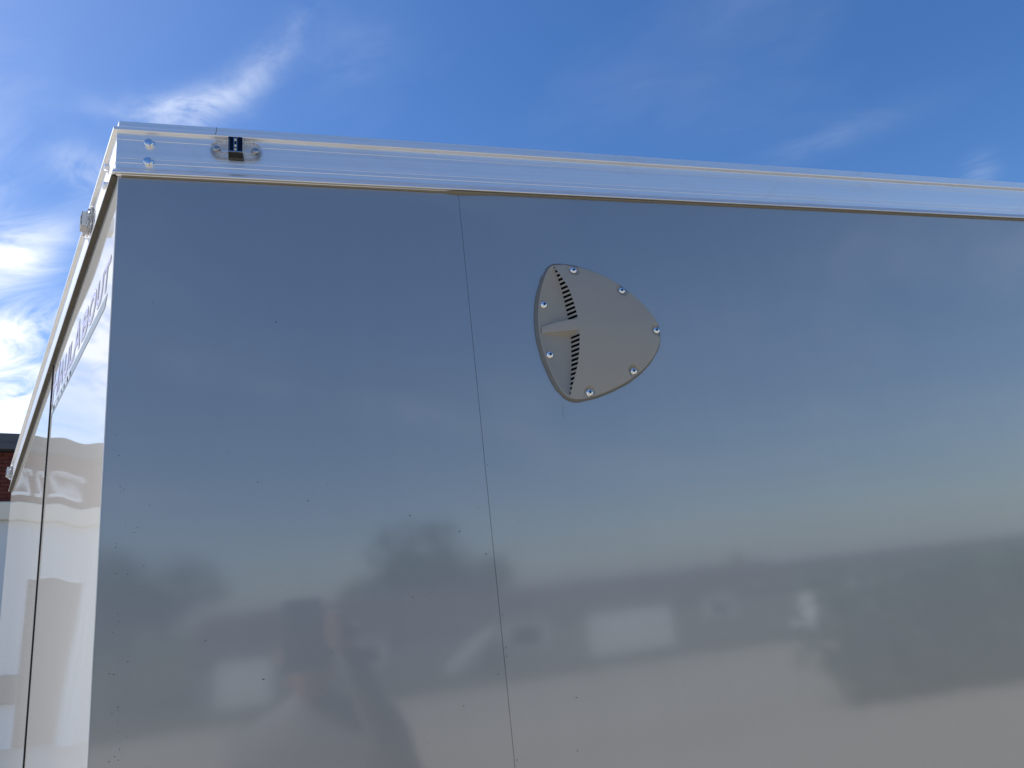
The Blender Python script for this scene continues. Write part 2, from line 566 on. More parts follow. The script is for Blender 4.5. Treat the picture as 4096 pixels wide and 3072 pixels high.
nose_panel(0.0015, NSEAM-0.002, 0.0)
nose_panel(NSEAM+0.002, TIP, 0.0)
mb = MB()
for a, b in ((NSEAM-0.002, NSEAM+0.002),):
    zt = ZT+0.001+SLOPE*a
    rows = [[nose_pt(a, 0.52, o_) for o_ in (0,)]]
    vs = [nose_pt(a, 0.52, -0.004), nose_pt(b, 0.52, -0.004), nose_pt(b, 0.52, 0.0022), nose_pt(a, 0.52, 0.0022),
          nose_pt(a, zt, -0.004), nose_pt(b, zt, -0.004), nose_pt(b, zt, 0.0022), nose_pt(a, zt, 0.0022)]
    mb.add(vs, [(3, 2, 1, 0), (4, 5, 6, 7), (0, 1, 5, 4), (1, 2, 6, 5), (2, 3, 7, 6), (3, 0, 4, 7)])
mb.build('nose_seal', M['rubber'], trailer)
# folded corner bead between nose and side
mb = MB()
arc = []
for k in range(7):
    a0 = math.atan2(-1, 0)
    a1 = math.atan2(NN.y, NN.x)
    a1 = a1-2*math.pi if a1 > a0+1 else a1
    a = a0+(a1-a0)*k/6
    arc.append(Vector((math.cos(a), math.sin(a), 0))*0.0016)
cen = Vector((0, 0, 0)) + Vector((0.0010, 0.0013, 0))
mb.grid([[cen+q+Vector((0, 0, z)) for q in arc] for z in (0.52, 1.2, 1.8, 2.2505)])
mb.build('corner_fold', M['sunlit_nose_paint'], trailer, smooth=True)

# far half of the nose, far side, back, roof, floor: closes the body
TIPP = N3*TIP
mb = MB()
zt_ = ZT+SLOPE*TIP
p2 = Vector((0, TW, 0))
mb.add([TIPP+Vector((0, 0, .52)), p2+Vector((0, 0, .52)), p2+Vector((0, 0, ZT)), TIPP+Vector((0, 0, zt_))], [(0, 1, 2, 3)])
mb.build('nose_panel', M['sunlit_nose_paint'], trailer)
mb = MB().box((0, TW-0.002, .52), (LEN, TW, ZT))
mb.build('side_panel', M['side_paint'], trailer)
mb = MB().box((LEN-.004, 0.001, .52), (LEN, TW-.003, ZT))
mb.build('rear_panel', M['side_paint'], trailer)
mb = MB()
mb.add([(0, 0.004, 2.3235), (LEN, 0.004, 2.3235), (LEN, TW-.004, 2.3235), (0, TW-.004, 2.3235), tuple(TIPP+Vector((.006, 0, 2.3235+SLOPE*TIP)))], [(0, 1, 2, 3), (0, 3, 4)])
mb.build('roof', M['roof_white'], trailer)
mb = MB()
mb.add([(0, 0, .52), (LEN, 0, .52), (LEN, TW, .52), (0, TW, .52), tuple(TIPP+Vector((0, 0, .52)))], [(0, 1, 2, 3), (0, 3, 4)])
mb.build('floor', M['frame_black'], trailer)
mb = MB()
for yy in (0.05, TW-.13):
    mb.box((0, yy, .40), (LEN, yy+.08, .519))
mb.box((-1.7, TW/2-.05, .42), (0.2, TW/2+.05, .515))
mb.build('chassis', M['frame_black'], trailer)
for sx_ in (2.55, 3.45):
    for yy in (0.02, TW-.22):
        mt_ = Matrix.Translation((sx_, yy, .345)) @ Matrix.Rotation(-math.pi/2, 4, 'X')
        wh = MB().lathe([(.20, 0), (.33, 0), (.345, .02), (.345, .18), (.33, .20), (.20, .20)], mt_, 32, False).build('wheel', M['tyre'], trailer, smooth=True, autosm=40)
        MB().lathe([(.20, .01), (.19, .05), (.08, .04), (.07, .0), (.01, 0)], mt_, 24).build('rim', M['steel'], wh, smooth=True, autosm=40)

# --- extruded roof rail: (outward offset, height)
PROF = [(-.028, 2.3275), (.0005, 2.3278), (.0020, 2.3270), (.0020, 2.3166), (.0072, 2.3160), (.0080, 2.3150), (.0080, 2.3113),
        (.0074, 2.3106), (.0048, 2.3094), (.0035, 2.3088), (.0035, 2.3010), (.0040, 2.3007), (.0040, 2.3002), (.0035, 2.2999),
        (.0035, 2.2850), (.00345, 2.2745), (.00365, 2.2743), (.0035, 2.2740),
        (.0035, 2.2690), (.0040, 2.2687), (.0040, 2.2682), (.0035, 2.2678), (.0035, 2.2606), (.0024, 2.2602), (.0040, 2.2596),
        (.0062, 2.2560), (.0070, 2.2538), (.0070, 2.2531), (.0062, 2.2524), (.0030, 2.2524), (.0012, 2.2512), (-.010, 2.2512)]


def rail_rows_side(x1, n):
    rows = []
    for i in range(n+1):
        u = i/n
        rows.append([(-KM*o+(x1+KM*o)*u, -o + 0.00006*noise.noise(Vector((u*x1*2.5, z*10, 3))), z + 0.00030*noise.noise(Vector((u*x1*3, 7, 0)))) for o, z in PROF])
    return rows


def rail_rows_nose(t1, n):
    rows = []
    for i in range(n+1):
        u = i/n
        r = []
        for o, z in PROF:
            t = -KM*o+(t1+KM*o)*u
            r.append(nose_pt(t, z+SLOPE*max(t, 0)+0.0003*noise.noise(Vector((t*3, 7, 2)))*min(1, t*8), o))
        rows.append(r)
    return rows


mb = MB().grid(rail_rows_side(LEN, 80))
rail = mb.build('top_rail', M['alu_x'], trailer, smooth=True, autosm=24)
mb = MB()
rows = rail_rows_nose(TIP-0.004, 40)
mb.grid(rows)
mb.f.append(tuple(range(len(mb.v)-len(PROF), len(mb.v))))
nrail = mb.build('top_rail', M['alu_n'], trailer, smooth=True, autosm=24)
# far half of the nose rail, mirrored about the trailer's centre line
mb = MB().grid([[(p[0]-.004, TW-p[1], p[2]) for p in [tuple(q) for q in r]] for r in rail_rows_nose(TIP-0.03, 4)])
mb.build('top_rail', M['alu_n'], trailer, smooth=True, autosm=24)
# sawn butt joint in the cap of the side rail
mb = MB()
mb.box((0.1085, -.0024, 2.3172), (0.1092, -.0018, 2.3272))
mb.box((0.1080, -.0083, 2.3120), (0.1086, -.0078, 2.3158))
mb.build('rail_joint', M['caulk'], trailer)
# bead of sealant between rail and skin, swollen where the right sheet laps over
mb = MB()
rows = []
n = 90
for i in range(n+1):
    x = 0.004+(2.2-0.004)*i/n
    b_ = math.exp(-((x-SEAM-.012)/.018)**2)
    hgt = 0.0010+0.0003*noise.noise(Vector((x*9, 0, 0)))+0.0020*b_
    out = 0.0022 + (0.0016 if x > SEAM else 0) + 0.0010*b_
    rows.append([(x, 0.001, 2.2516-hgt*1.6), (x, -out*0.55, 2.2513-hgt*1.2), (x, -out, 2.2512-hgt*0.4), (x, -out, 2.2516)])
mb.grid(rows)
mb.build('sealant_shade_strip', M['caulk'], trailer, smooth=True)
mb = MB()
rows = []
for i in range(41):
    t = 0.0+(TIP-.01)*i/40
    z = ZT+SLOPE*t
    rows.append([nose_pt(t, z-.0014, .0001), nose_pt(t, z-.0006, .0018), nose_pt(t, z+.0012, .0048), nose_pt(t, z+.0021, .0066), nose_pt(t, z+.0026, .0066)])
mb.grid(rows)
mb.build('sealant_shade_strip', M['lip_shade'], trailer, smooth=True)  # brown strip over the lip's underside, painted as its shade


# --- bolts, marker lights
def frame(origin, ax, out):
    ax, out = Vector(ax).normalized(), Vector(out).normalized()
    up = out.cross(ax) * -1
    if up.z < 0:
        up = -up
    mt_ = Matrix((ax, up, out)).transposed().to_4x4()
    mt_.translation = origin
    return mt_


def bolt(mtx):
    mb = MB()
    mb.lathe([(.0062, 0), (.0062, .0012), (.0050, .0013)], mtx, 24)
    hexr = [[mtx @ Vector((r*math.cos(math.pi*k/12), r*math.sin(math.pi*k/12), h)) for k in range(24)] for r, h in ((.0054, .0011), (.0054, .0042), (.0046, .0050), (.0044, .00505))]
    k0 = len(mb.v)
    mb.grid(hexr, True)
    mb.f.append(tuple(k0+3*24+k for k in range(24)))
    return mb.build('bolt', M['chrome'], trailer, smooth=True, autosm=25)


for z in (2.2958, 2.2698):
    bolt(frame(Vector((.0333, -.0035, z)), (1, 0, 0), (0, -1, 0)))
    bolt(frame(nose_pt(.050, z+SLOPE*.05, .0035), -N3, NN))


def stadium(w_, h_, n=10):
    r = h_/2
    pts = []
    for k in range(n+1):
        a = -math.pi/2+math.pi*k/n
        pts.append((w_/2-r+r*math.cos(a), r*math.sin(a)))
    for k in range(n+1):
        a = math.pi/2+math.pi*k/n
        pts.append((-w_/2+r+r*math.cos(a), r*math.sin(a)))
    return pts


def marker_light(mtx, under='blackp'):
    base = MB()
    prof = [(1.0, 1.0, 0.0), (1.0, 1.0, .0040), (.965, .92, .0052), (.90, .80, .0052), (.86, .74, .0046)]
    rows = [[mtx @ Vector((x*a, y*b, h)) for x, y in stadium(.0600, .0262)] for a, b, h in prof]
    base.grid(rows, True)
    base.f.append(tuple(len(base.v)-len(rows[0])+k for k in range(len(rows[0]))))
    lt = base.build('marker_light', M['clear'], trailer, smooth=True, autosm=40)
    # raised ribs of the lens, left and right of the lamp window
    for s in (-1, 1):
        rb = MB()
        for zz in (-.0075, .0078):
            rb.box((s*.0225 if s < 0 else .0095, zz-.0012, .004), (-.0095 if s < 0 else .0225, zz+.0012, .0075), mtx)
        rb.build('lens_rib', M['clear'], lt, bevel=.0006)
    md = MB()
    # lamp window: front tipped slightly down, black underside
    f = [(-.0087, .0130), (.0087, .0130), (.0087, -.0128), (-.0087, -.0128)]
    vs = [mtx @ Vector((x, y, .001)) for x, y in f] + [mtx @ Vector((x*.97, y*(1.0 if y > 0 else .72), .0125)) for x, y in f]
    md.add([p-mtx.to_3x3() @ Vector((0, 0, .0004)) for p in vs], [(4, 5, 6, 7), (0, 1, 5, 4), (1, 2, 6, 5), (3, 0, 4, 7)])
    md.build('lamp_body', M['white'], lt)
    wd = MB()
    wd.box((-.0083, -.0090, .0121), (.0083, .0126, .0126), mtx)
    wd.build('lamp_window', M['navy'], lt, bevel=.0002)
    ub = MB()
    ub.add([mtx @ Vector(p) for p in ((-.0092, -.0134, .001), (.0092, -.0134, .001), (.0085, -.0094, .0124), (-.0085, -.0094, .0124), (-.0092, -.0128, .001), (.0092, -.0128, .001))], [(0, 1, 2, 3), (4, 3, 2, 5)])
    ub.build('lamp_underside', M[under], lt)
    ls = MB()
    for s in (-.0016, .0016):
        ls.box((s-.0003, -.0075, .0126), (s+.0003, .0118, .0129), mtx)
    ls.box((-.0080, -.0090, .0124), (.0080, -.0082, .0130), mtx)
    ls.box((-.0075, -.0085, .0126), (-.0072, .0100, .0128), mtx)
    ls.build('lead_strip', M['foil'], lt)
    for yy, hh in ((.0085, .0022), (.0000, .0022), (-.0055, .0018)):
        MB().box((-.0010, yy-hh, .0126), (.0010, yy+hh*.4, .0134), mtx).build('led_chip', M['led'], lt)
    for s in (-1, 1):
        m2 = mtx @ Matrix.Translation((s*.0228, -.001, .0046))
        sc_ = MB().lathe([(.0046, 0), (.0046, .0006), (.0036, .0022), (.0018, .0028), (.0004, .0026)], m2, 18).build('screw', M['steel_dull'], lt, smooth=True)
        cr = MB()
        cr.box((-.0020, -.0004, .0020), (.0020, .0004, .00305), m2)
        cr.box((-.0004, -.0020, .0020), (.0004, .0020, .00305), m2)
    return lt


marker_light(frame(Vector((.1325, -.0035, 2.2928)), (1, 0, 0), (0, -1, 0)))
ax_n = (N3+Vector((0, 0, SLOPE))).normalized()
for t in (.175, TIP-.032):
    marker_light(frame(nose_pt(t, 2.2925+SLOPE*t, .0035), -ax_n, NN), 'steel_dull')

# --- flow vent on the side
OUT = [(0.5328, 2.1462), (0.5443, 2.1469), (0.5563, 2.1448), (0.5728, 2.1417), (0.5877, 2.1375), (0.6039, 2.1306), (0.6256, 2.1182), (0.6396, 2.1065), (0.6532, 2.0923), (0.6662, 2.075), (0.6745, 2.0635), (0.6775, 2.0520), (0.6770, 2.0392), (0.6724, 2.0254), (0.6646, 2.0133), (0.6491, 1.9971), (0.6347, 1.9855), (0.6176, 1.9757), (0.5931, 1.9648), (0.5696, 1.957), (0.5544, 1.9539), (0.5427, 1.9529), (0.5323, 1.9537), (0.5255, 1.9584), (0.5187, 1.9671), (0.5123, 1.9843), (0.5061, 2.003), (0.5017, 2.0248), (0.4998, 2.0438), (0.5008, 2.0659), (0.504, 2.0839), (0.5083, 2.1006), (0.5151, 2.1191), (0.5232, 2.1363), (0.5272, 2.1434)]


def smooth_loop(pts, sub=4):
    n = len(pts)
    out = []
    for i in range(n):
        p0, p1, p2, p3 = (Vector(pts[(i+k-1) % n]) for k in range(4))
        for s in range(sub):
            t = s/sub
            out.append(0.5*((2*p1)+(p2-p0)*t+(2*p0-5*p1+4*p2-p3)*t*t+(3*p1-p0-3*p2+p3)*t**3))
    return out


# light smoothing of the traced outline so it reads as one moulded curve
for _ in range(2):
    OUT = [tuple((Vector(OUT[i-1])+Vector(OUT[i])*2+Vector(OUT[(i+1) % len(OUT)]))/4) for i in range(len(OUT))]
LOOP = smooth_loop(OUT)
cx_, cz_ = 0.575, 2.05
Y0 = -0.0014
vent = MB()
rows = []
for sc_, yy in ((1.0, Y0), (1.0, -.0036), (.99, -.0044), (.970, -.0046), (.955, -.0034), (.5, -.0030), (.02, -.0030)):
    rows.append([(cx_+(p.x-cx_)*sc_, yy, cz_+(p.y-cz_)*sc_) for p in LOOP])
vent.grid(rows, True)
ventp = vent.build('side_vent', M['vent'], trailer, smooth=True, autosm=60)
seal = MB()
rows = []
for k, p in enumerate(LOOP):
    dirv = Vector((p.x-cx_, p.y-cz_)).normalized()
    wv = 0.0028+0.0007*noise.noise(Vector((p.x*60, p.y*60, 0)))+(0.0016 if p.x < .52 else 0)
    rows.append([(p.x+dirv.x*a*wv-dirv.x*.0004, Y0-b, p.y+dirv.y*a*wv-dirv.y*.0004) for a, b in ((0, .0032), (.45, .0026), (.8, .0013), (1.0, 0.0))])
rows.append(rows[0])
seal.grid(rows)
seal.build('sealant_ring', M['caulk_clear'], ventp, smooth=True)

BASE = [(2.1435, .5333), (2.123, .5384), (2.0998, .5421), (2.0678, .5446), (2.0467, .5452), (2.0275, .5438), (2.007, .5412), (1.9868, .5375), (1.9585, .5318)]
RIDGE = [(2.1438, .5337, .0046), (2.1228, .542, .010), (2.1028, .5486, .0138), (2.0712, .5527, .0168), (2.0500, .5535, .0177), (2.0226, .5504, .0160), (2.0004, .5459, .0135), (1.9831, .5404, .010), (1.9572, .5318, .0046)]


def interp(tab, z):
    for a, b in zip(tab, tab[1:]):
        if a[0] >= z >= b[0]:
            u = (a[0]-z)/(a[0]-b[0])
            return [a[k]+(b[k]-a[k])*u for k in range(1, len(a))]
    return list(tab[0][1:] if z > tab[0][0] else tab[-1][1:])


def densify(tab, n):
    """smooth resample of a curve table, top to bottom"""
    pts = [Vector(p) if len(p) == 3 else Vector((p[0], p[1], 0)) for p in tab]
    out = []
    m_ = len(pts)-1
    for i in range(n+1):
        f_ = i/n*m_
        k = min(int(f_), m_-1)
        t = f_-k
        p0, p1, p2, p3 = pts[max(k-1, 0)], pts[k], pts[k+1], pts[min(k+2, m_)]
        out.append(0.5*((2*p1)+(p2-p0)*t+(2*p0-5*p1+4*p2-p3)*t*t+(3*p1-p0-3*p2+p3)*t**3))
    return out


BASE = [tuple(p[:2]) for p in densify(BASE, 48)]
RIDGE = [tuple(p) for p in densify(RIDGE, 48)]
SCREWS = [(0.5617, 2.136), (0.6284, 2.1067), (0.6705, 2.048), (0.6265, 1.9902), (0.5598, 1.9627), (0.5132, 2.0159), (0.5138, 2.0861)]
# rim curve of the hood: right part of the outline from the top tip round to the bottom tip
i0 = min(range(len(LOOP)), key=lambda k: (LOOP[k]-Vector((.5345, 2.1440))).length)
i1 = min(range(len(LOOP)), key=lambda k: (LOOP[k]-Vector((.5322, 1.9545))).length)
RIM = [LOOP[k % len(LOOP)] for k in range(i0, i1 if i1 > i0 else i1+len(LOOP))]
RIM = [Vector((cx_+(p.x-cx_)*.988, cz_+(p.y-cz_)*.988)) for p in RIM]
NV, NU = 230, 84
al = [0]
for a, b in zip(RIM, RIM[1:]):
    al.append(al[-1]+(b-a).length)


def rim_at(s):
    s *= al[-1]
    for k in range(len(al)-1):
        if al[k] <= s <= al[k+1]:
            return RIM[k].lerp(RIM[k+1], (s-al[k])/(al[k+1]-al[k]+1e-12))
    return RIM[-1]


rows = []
for j in range(NV+1):
    v = j/NV
    r = RIDGE[0]
    f_ = v*48
    k = min(int(f_), 47)
    ra, rb_ = Vector(RIDGE[k]), Vector(RIDGE[k+1])
    rr = ra.lerp(rb_, f_-k)
    e = rim_at(v)
    row = []
    for i in range(NU+1):
        u = i/NU
        x = rr.y+(e.x-rr.y)*u
        z = rr.x+(e.y-rr.x)*u
        # keep the crest of the hood level with the rib
        hr_ = min(rr.z-.0004, .0046+.0032*math.sin(math.pi*v)**.6)
        h = hr_+(rr.z-hr_)*(1-u**2.0)*(1-.08*u)+.0012*max(0, 1-abs(z-2.052)/.05)*u*(1-u)*2
        for k_, (sx_, sz_) in enumerate(SCREWS[:5]):
            dv = Vector((sx_-cx_, sz_-cz_)).normalized()
            q = Vector((x-sx_, z-sz_))
            al_ = q.dot(dv)
            ac = abs(q.dot(Vector((-dv.y, dv.x))))
            dist = math.hypot(ac, min(al_, 0)*1.0)
            wv = 1-min(1, max(0, (dist-.0066)/.0022))
            wv = wv*wv*(3-2*wv)
            h = h*(1-wv)+min(h, .0049)*wv
        row.append((x, -h, z))
    rows.append(row)
# rim drop
for r in rows:
    x, y, z = r[-1]
    dv = Vector((x-cx_, z-cz_)).normalized()
    r.append((x+dv.x*.0006, y+.0008, z+dv.y*.0006))
    r.append((x+dv.x*.0008, -.0036, z+dv.y*.0008))
hood = MB().grid(rows).build('hood', M['vent'], ventp, smooth=True, autosm=70)
# louvre slats between base line and hood edge
for za, zb in ((2.0402, 2.0470), (2.0578, 2.0606)):
    mb = MB()
    vs = []
    for z in (za, zb):
        bx = interp(BASE, z)[0]
        rx, rh = interp(RIDGE, z)
        vs += [(bx-.0004, -.0028, z), (rx-.0001, -rh+.0001, z), (rx+.0010, -rh+.0006, z), (bx+.0006, -.0028, z)]
    mb.add(vs, [(0, 1, 2, 3), (7, 6, 5, 4), (0, 4, 5, 1), (1, 5, 6, 2), (2, 6, 7, 3), (3, 7, 4, 0)])
    mb.build('slat', M['vent'], ventp)
for z0, z1, n in ((2.0610, 2.1425, 13), (1.9585, 2.0405, 13)):
    pitch = (z1-z0)/n
    for k in range(n):
        za = z0+pitch*k
        zb = za+pitch*.42
        mb = MB()
        vs = []
        for z in (za, zb):
            bx = interp(BASE, z)[0]
            rx, rh = interp(RIDGE, z)
            vs += [(bx-.0004, -.0028, z), (rx-.0001, -rh+.0001, z), (rx+.0010, -rh+.0006, z), (bx+.0006, -.0028, z)]
        mb.add(vs, [(0, 1, 2, 3), (7, 6, 5, 4), (0, 4, 5, 1), (1, 5, 6, 2), (2, 6, 7, 3), (3, 7, 4, 0)])
        mb.build('slat', M['vent'], ventp)
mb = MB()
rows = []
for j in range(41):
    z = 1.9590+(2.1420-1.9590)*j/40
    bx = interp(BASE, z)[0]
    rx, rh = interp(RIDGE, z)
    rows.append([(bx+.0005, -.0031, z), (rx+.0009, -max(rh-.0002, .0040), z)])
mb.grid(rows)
mb.build('slot_shade_sheet', M['dark'], ventp)  # black sheet added as the shade inside the louvre slots
# centre rib
mb = MB()
rows = []
for k in range(13):
    u = k/12
    x = .5055+(.5545-.5055)*u
    hh = .0046+(.0176-.0046)*(u**.85)
    zt = 2.0548+.0072*(1-(1-u)**2)
    zb = 2.0452+.0000*u
    bt = zt+.0008+.0012*u
    bb = zb-.0010-.0062*u
    rows.append([(x, -.0028, bt), (x, -hh+.0022, zt), (x, -hh+.0003, zt-.0012), (x, -hh, zt-.0035), (x, -hh, zb+.0022), (x, -hh+.0004, zb+.0004), (x, -hh+.0016, zb), (x, -.0028, bb)])
mb.grid(rows)
mb.f.append(tuple(range(8)))
mb.build('rib', M['vent'], ventp, smooth=True, autosm=40)
for k, (x, z) in enumerate(SCREWS):
    yb = -.0047 if k < 5 else -.0030
    mt_ = Matrix.Translation((x, yb, z)) @ Matrix.Rotation(math.pi/2, 4, 'X')
    sc_ = MB().lathe([(.0054, 0), (.0054, .0005), (.0048, .0017), (.0036, .0027), (.0022, .0032), (.0017, .00325), (.0016, .0018)], mt_, 22).build('screw', M['chrome'], ventp, smooth=True, autosm=50)
# socket hole faces are dark: second slot on the inner ring
for o in [c for c in ventp.children if c.name.startswith('screw')]:
    o.data.materials.append(M['socket'])
    for p in o.data.polygons:
        rr = sum(((o.data.vertices[i].co.x-0)**0) for i in p.vertices)
        cxx = [o.data.vertices[i].co for i in p.vertices]
        # faces of the inner ring and its floor
        if len(p.vertices) > 4:
            p.material_index = 1
    n = len(o.data.polygons)
    for p in list(o.data.polygons)[n-23:]:
        p.material_index = 1
# specks of dirt and flies stuck to the skin
mb = MB()
rs = random.Random(11)


def speck(x, z, s, off):
    a = rs.uniform(0, math.pi)
    el = rs.uniform(.8, 2.2)
    s *= .85
    vs = []
    for k in range(6):
        t = 2*math.pi*k/6
        u, v = s*el*math.cos(t), s*math.sin(t)
        vs.append((x+u*math.cos(a)-v*math.sin(a), off, z+u*math.sin(a)+v*math.cos(a)))
    c = (x, off-s*.5, z)
    mb.add(vs+[c], [(k, (k+1) % 6, 6) for k in range(6)])


def px_side(u, v, yy=0.0):
    dr = FWD + RIGHT*((u-2048)/2836.3) + DOWN*((v-1536)/2836.3)
    t = (yy-CAM.y)/dr.y
    q = CAM+dr*t
    return q.x, q.z


for _ in range(46):
    u = 425+abs(rs.gauss(0, 70))
    v = rs.uniform(1700, 3050)
    if u < 440-(v-1700)*.04+30:
        u += 30
    x, z = px_side(u, v)
    if 0.006 < x < SEAM-.01:
        speck(x, z, rs.uniform(.00018, .00050), -.0002)
for _ in range(34):
    x, z = px_side(rs.uniform(500, 2000), rs.uniform(1150, 3050))
    if x < SEAM-.01:
        speck(x, z, rs.uniform(.00018, .00048), -.0002)
for (u, v) in ((1031, 1928), (1232, 2003), (1103, 1288), (1640, 2062), (1838, 2126), (1986, 2313), (1990, 2480), (1944, 2216), (1651, 2390), (822, 2563), (1054, 2717), (1993, 2697), (1855, 2823)):
    x, z = px_side(u, v)
    if x < SEAM-.004:
        speck(x, z, .0007, -.0002)
for (u, v) in ((2065, 3040), (2013, 2592), (2020, 2625), (2078, 2090), (2309, 3003), (2305, 2790), (1998, 2460), (1948, 1860)):
    x, z = px_side(u, v)
    speck(max(x, SEAM+.003), z, .0006, -.0008)
tag(mb.build('dirt_specks', M['speck'], trailer), kind='stuff')
x, z = px_side(2251, 1640)
MB().tube([(x+.0005, -.0016, z+.0075), (x, -.0017, z+.002), (x-.0006, -.0016, z-.004), (x-.0002, -.0016, z-.0105)], .00007, 5).build('scratch', M['speck'], trailer)


# --- lettering on the nose
def glyph(ch, t_left, z0, hgt, wid, shear):
    """mesh outline of one character, as (local) verts/faces with x to the reader's right"""
    cu = bpy.data.curves.new('glyph', 'FONT')
    cu.body = ch
    cu.size = 1.0
    cu.fill_mode = 'FRONT'
    cu.resolution_u = 6
    ob = bpy.data.objects.new('glyph', cu)
    COL.objects.link(ob)
    return ob


def letter_meshes(ch, offs):
    res = []
    for of in offs:
        ob = glyph(ch, 0, 0, 1, 1, 0)
        ob.data.offset = of
        bpy.context.view_layer.update()
        dg = bpy.context.evaluated_depsgraph_get()
        me = bpy.data.meshes.new_from_object(ob.evaluated_get(dg))
        res.append(me)
        cu = ob.data
        bpy.data.objects.remove(ob)
        bpy.data.curves.remove(cu)
    return res


letters = [('H', .557, .470, 2.122, 2.171), ('A', .474, .412, 2.122, 2.161), ('U', .414, .356, 2.122, 2.158), ('L', .352, .306, 2.122, 2.157),
           ('A', .312, .232, 2.122, 2.165), ('B', .230, .172, 2.122, 2.156), ('O', .176, .112, 2.122, 2.156), ('U', .112, .062, 2.122, 2.154), ('T', .066, .018, 2.122, 2.154)]
for ch, ta, tb, z0, z1 in letters:
    mes = letter_meshes(ch, (0.0, 0.0, 0.0))
    co = [v.co for v in mes[0].vertices]
    x0, x1 = min(c.x for c in co), max(c.x for c in co)
    y0, y1 = min(c.y for c in co), max(c.y for c in co)
    wid = (ta-tb)*0.80
    for lvl, (me, grow, mat, lift) in enumerate(zip(mes, (.0036, .0019, 0.0), (M['ink_edge'], M['ink_white'], M['ink']), (.00025, .0004, .00055))):
        # grow = outline width of the layer, made by pushing vertices out along the edge normals
        bm = bmesh.new()
        bm.from_mesh(me)
        bmesh.ops.remove_doubles(bm, verts=bm.verts, dist=1e-5)
        for v in bm.verts:
            fx = (v.co.x-x0)/(x1-x0)
            fy = (v.co.y-y0)/(y1-y0)
            t = ta-fx*wid-fy*(ta-tb)*0.20
            v.co = nose_pt(t, z0+fy*(z1-z0), lift)
        bm.normal_update()
        if grow:
            mv = {}
            for v in bm.verts:
                acc = Vector((0, 0, 0))
                for e in v.link_edges:
                    if len(e.link_faces) == 1:
                        dv = (e.verts[1].co-e.verts[0].co)
                        nv = dv.cross(NN).normalized()
                        fc = e.link_faces[0].calc_center_median()
                        mid = (e.verts[0].co+e.verts[1].co)/2
                        if (fc-mid).dot(nv) > 0:
                            nv = -nv
                        acc += nv
                if acc.length > 1e-6:
                    mv[v] = acc.normalized()*grow
            for v, dv in mv.items():
                v.co += dv
        bmesh.ops.recalc_face_normals(bm, faces=bm.faces)
        bm.to_mesh(me)
        bm.free()
        me.materials.clear()
        me.materials.append(mat)
        for p in me.polygons:
            p.use_smooth = True
        if lvl == 0:
            root = bpy.data.objects.new('letter', me)
            link(root, trailer)
            cur = root
        else:
            cur = bpy.data.objects.new('letter_outline' if lvl == 1 else 'letter_fill', me)
            link(cur, root)
        nose_normals(cur)
mb = MB()
nb = 24
rows = [[nose_pt(.028+(.555-.028)*i/nb, 2.1120, .0003) for i in range(nb+1)], [nose_pt(.042+(.555-.042)*i/nb, 2.0980, .0003) for i in range(nb+1)]]
mb.grid(rows)
st = mb.build('stripe', M['ink_grey'], trailer, smooth=True)
nose_normals(st)
# small worn white marks along the stripe, too small to read
mb = MB()
t = .548
while t > .325:
    wv = rs.uniform(.006, .012)
    zz = 2.1050
    hh = rs.uniform(.0022, .0036)
    mb.add([nose_pt(t, zz-hh, .0005), nose_pt(t-wv*.75, zz-hh, .0005), nose_pt(t-wv, zz+hh, .0005), nose_pt(t-wv*.25, zz+hh, .0005)], [(0, 1, 2, 3)])
    t -= wv+rs.uniform(.002, .004)
mk = mb.build('stripe_marks', M['ink_white'], trailer, smooth=True)
nose_normals(mk)

# ================================================================== STORAGE BUILDING beyond the nose
BA = R_(113)
BD = Vector((math.cos(BA), math.sin(BA), 0))
BE = Vector((-math.sin(BA), math.cos(BA), 0))               # along the front, to the left
BO = BD*16.0
bmx = Matrix((-BE, BD, Vector((0, 0, 1)))).transposed().to_4x4()   # local x to the right, y into the building
bmx.translation = BO
bld = empty('storage_building', tuple(BO))
tag(bld, 'storage building with dark roof edge, red brick band and cream beam behind the trailer nose', 'building')


def bbox(mb, x0, x1, y0, y1, z0, z1):
    return mb.box((x0, y0, z0), (x1, y1, z1), bmx)


def bpart(mb, name, mat, parent=None, **k):
    o = mb.build(name, mat, None, **k)
    o.parent = parent or bld
    o.matrix_parent_inverse = Matrix.Translation(-BO) if parent is None else Matrix.Identity(4)
    return o


DX0, DX1, DZ = -1.72, -1.00, 2.98
mb = MB()
bbox(mb, -14, DX0, 0, .2, 0, 4.06)
bbox(mb, DX1, 9, 0, .2, 0, 4.06)
bbox(mb, DX0, DX1, 0, .2, DZ, 4.06)
bbox(mb, -14, -13.8, .2, 9, 0, 5.4)
bbox(mb, 8.8, 9, .2, 9, 0, 5.4)
bbox(mb, -14, 9, 9, 9.2, 0, 5.4)
bpart(mb, 'wall', M['stucco'])
mb = MB()
bbox(mb, -14.05, 9.05, -.16, .2, 4.06, 4.41)
bpart(mb, 'beam', M['beam'], bevel=.03)
mb = MB()
bbox(mb, -14, 9, .02, .2, 4.41, 5.40)
bpart(mb, 'brick_backing', M['mortar'])
mb = MB()
bbox(mb, -14.2, 9.2, -.22, 9.4, 5.42, 5.74)
bpart(mb, 'roof', M['fascia'], bevel=.02)
mb = MB()
for zz in (5.56,):
    bbox(mb, -14.22, 9.22, -.235, -.221, zz, zz+.02)
bpart(mb, 'roof_trim', M['fascia'])
mb = MB()
bbox(mb, DX0+.003, DX1-.003, .10, .14, .02, DZ-.003)
dr = bpart(mb, 'roll_door', M['doorgrey'])
mb = MB()
for k in range(28):
    bbox(mb, DX0+.003, DX1-.003, .085, .099, .05+k*.104, .05+k*.104+.06)
bpart(mb, 'door_ribs', M['doorgrey'], bevel=.01)['kind'] = 'stuff'
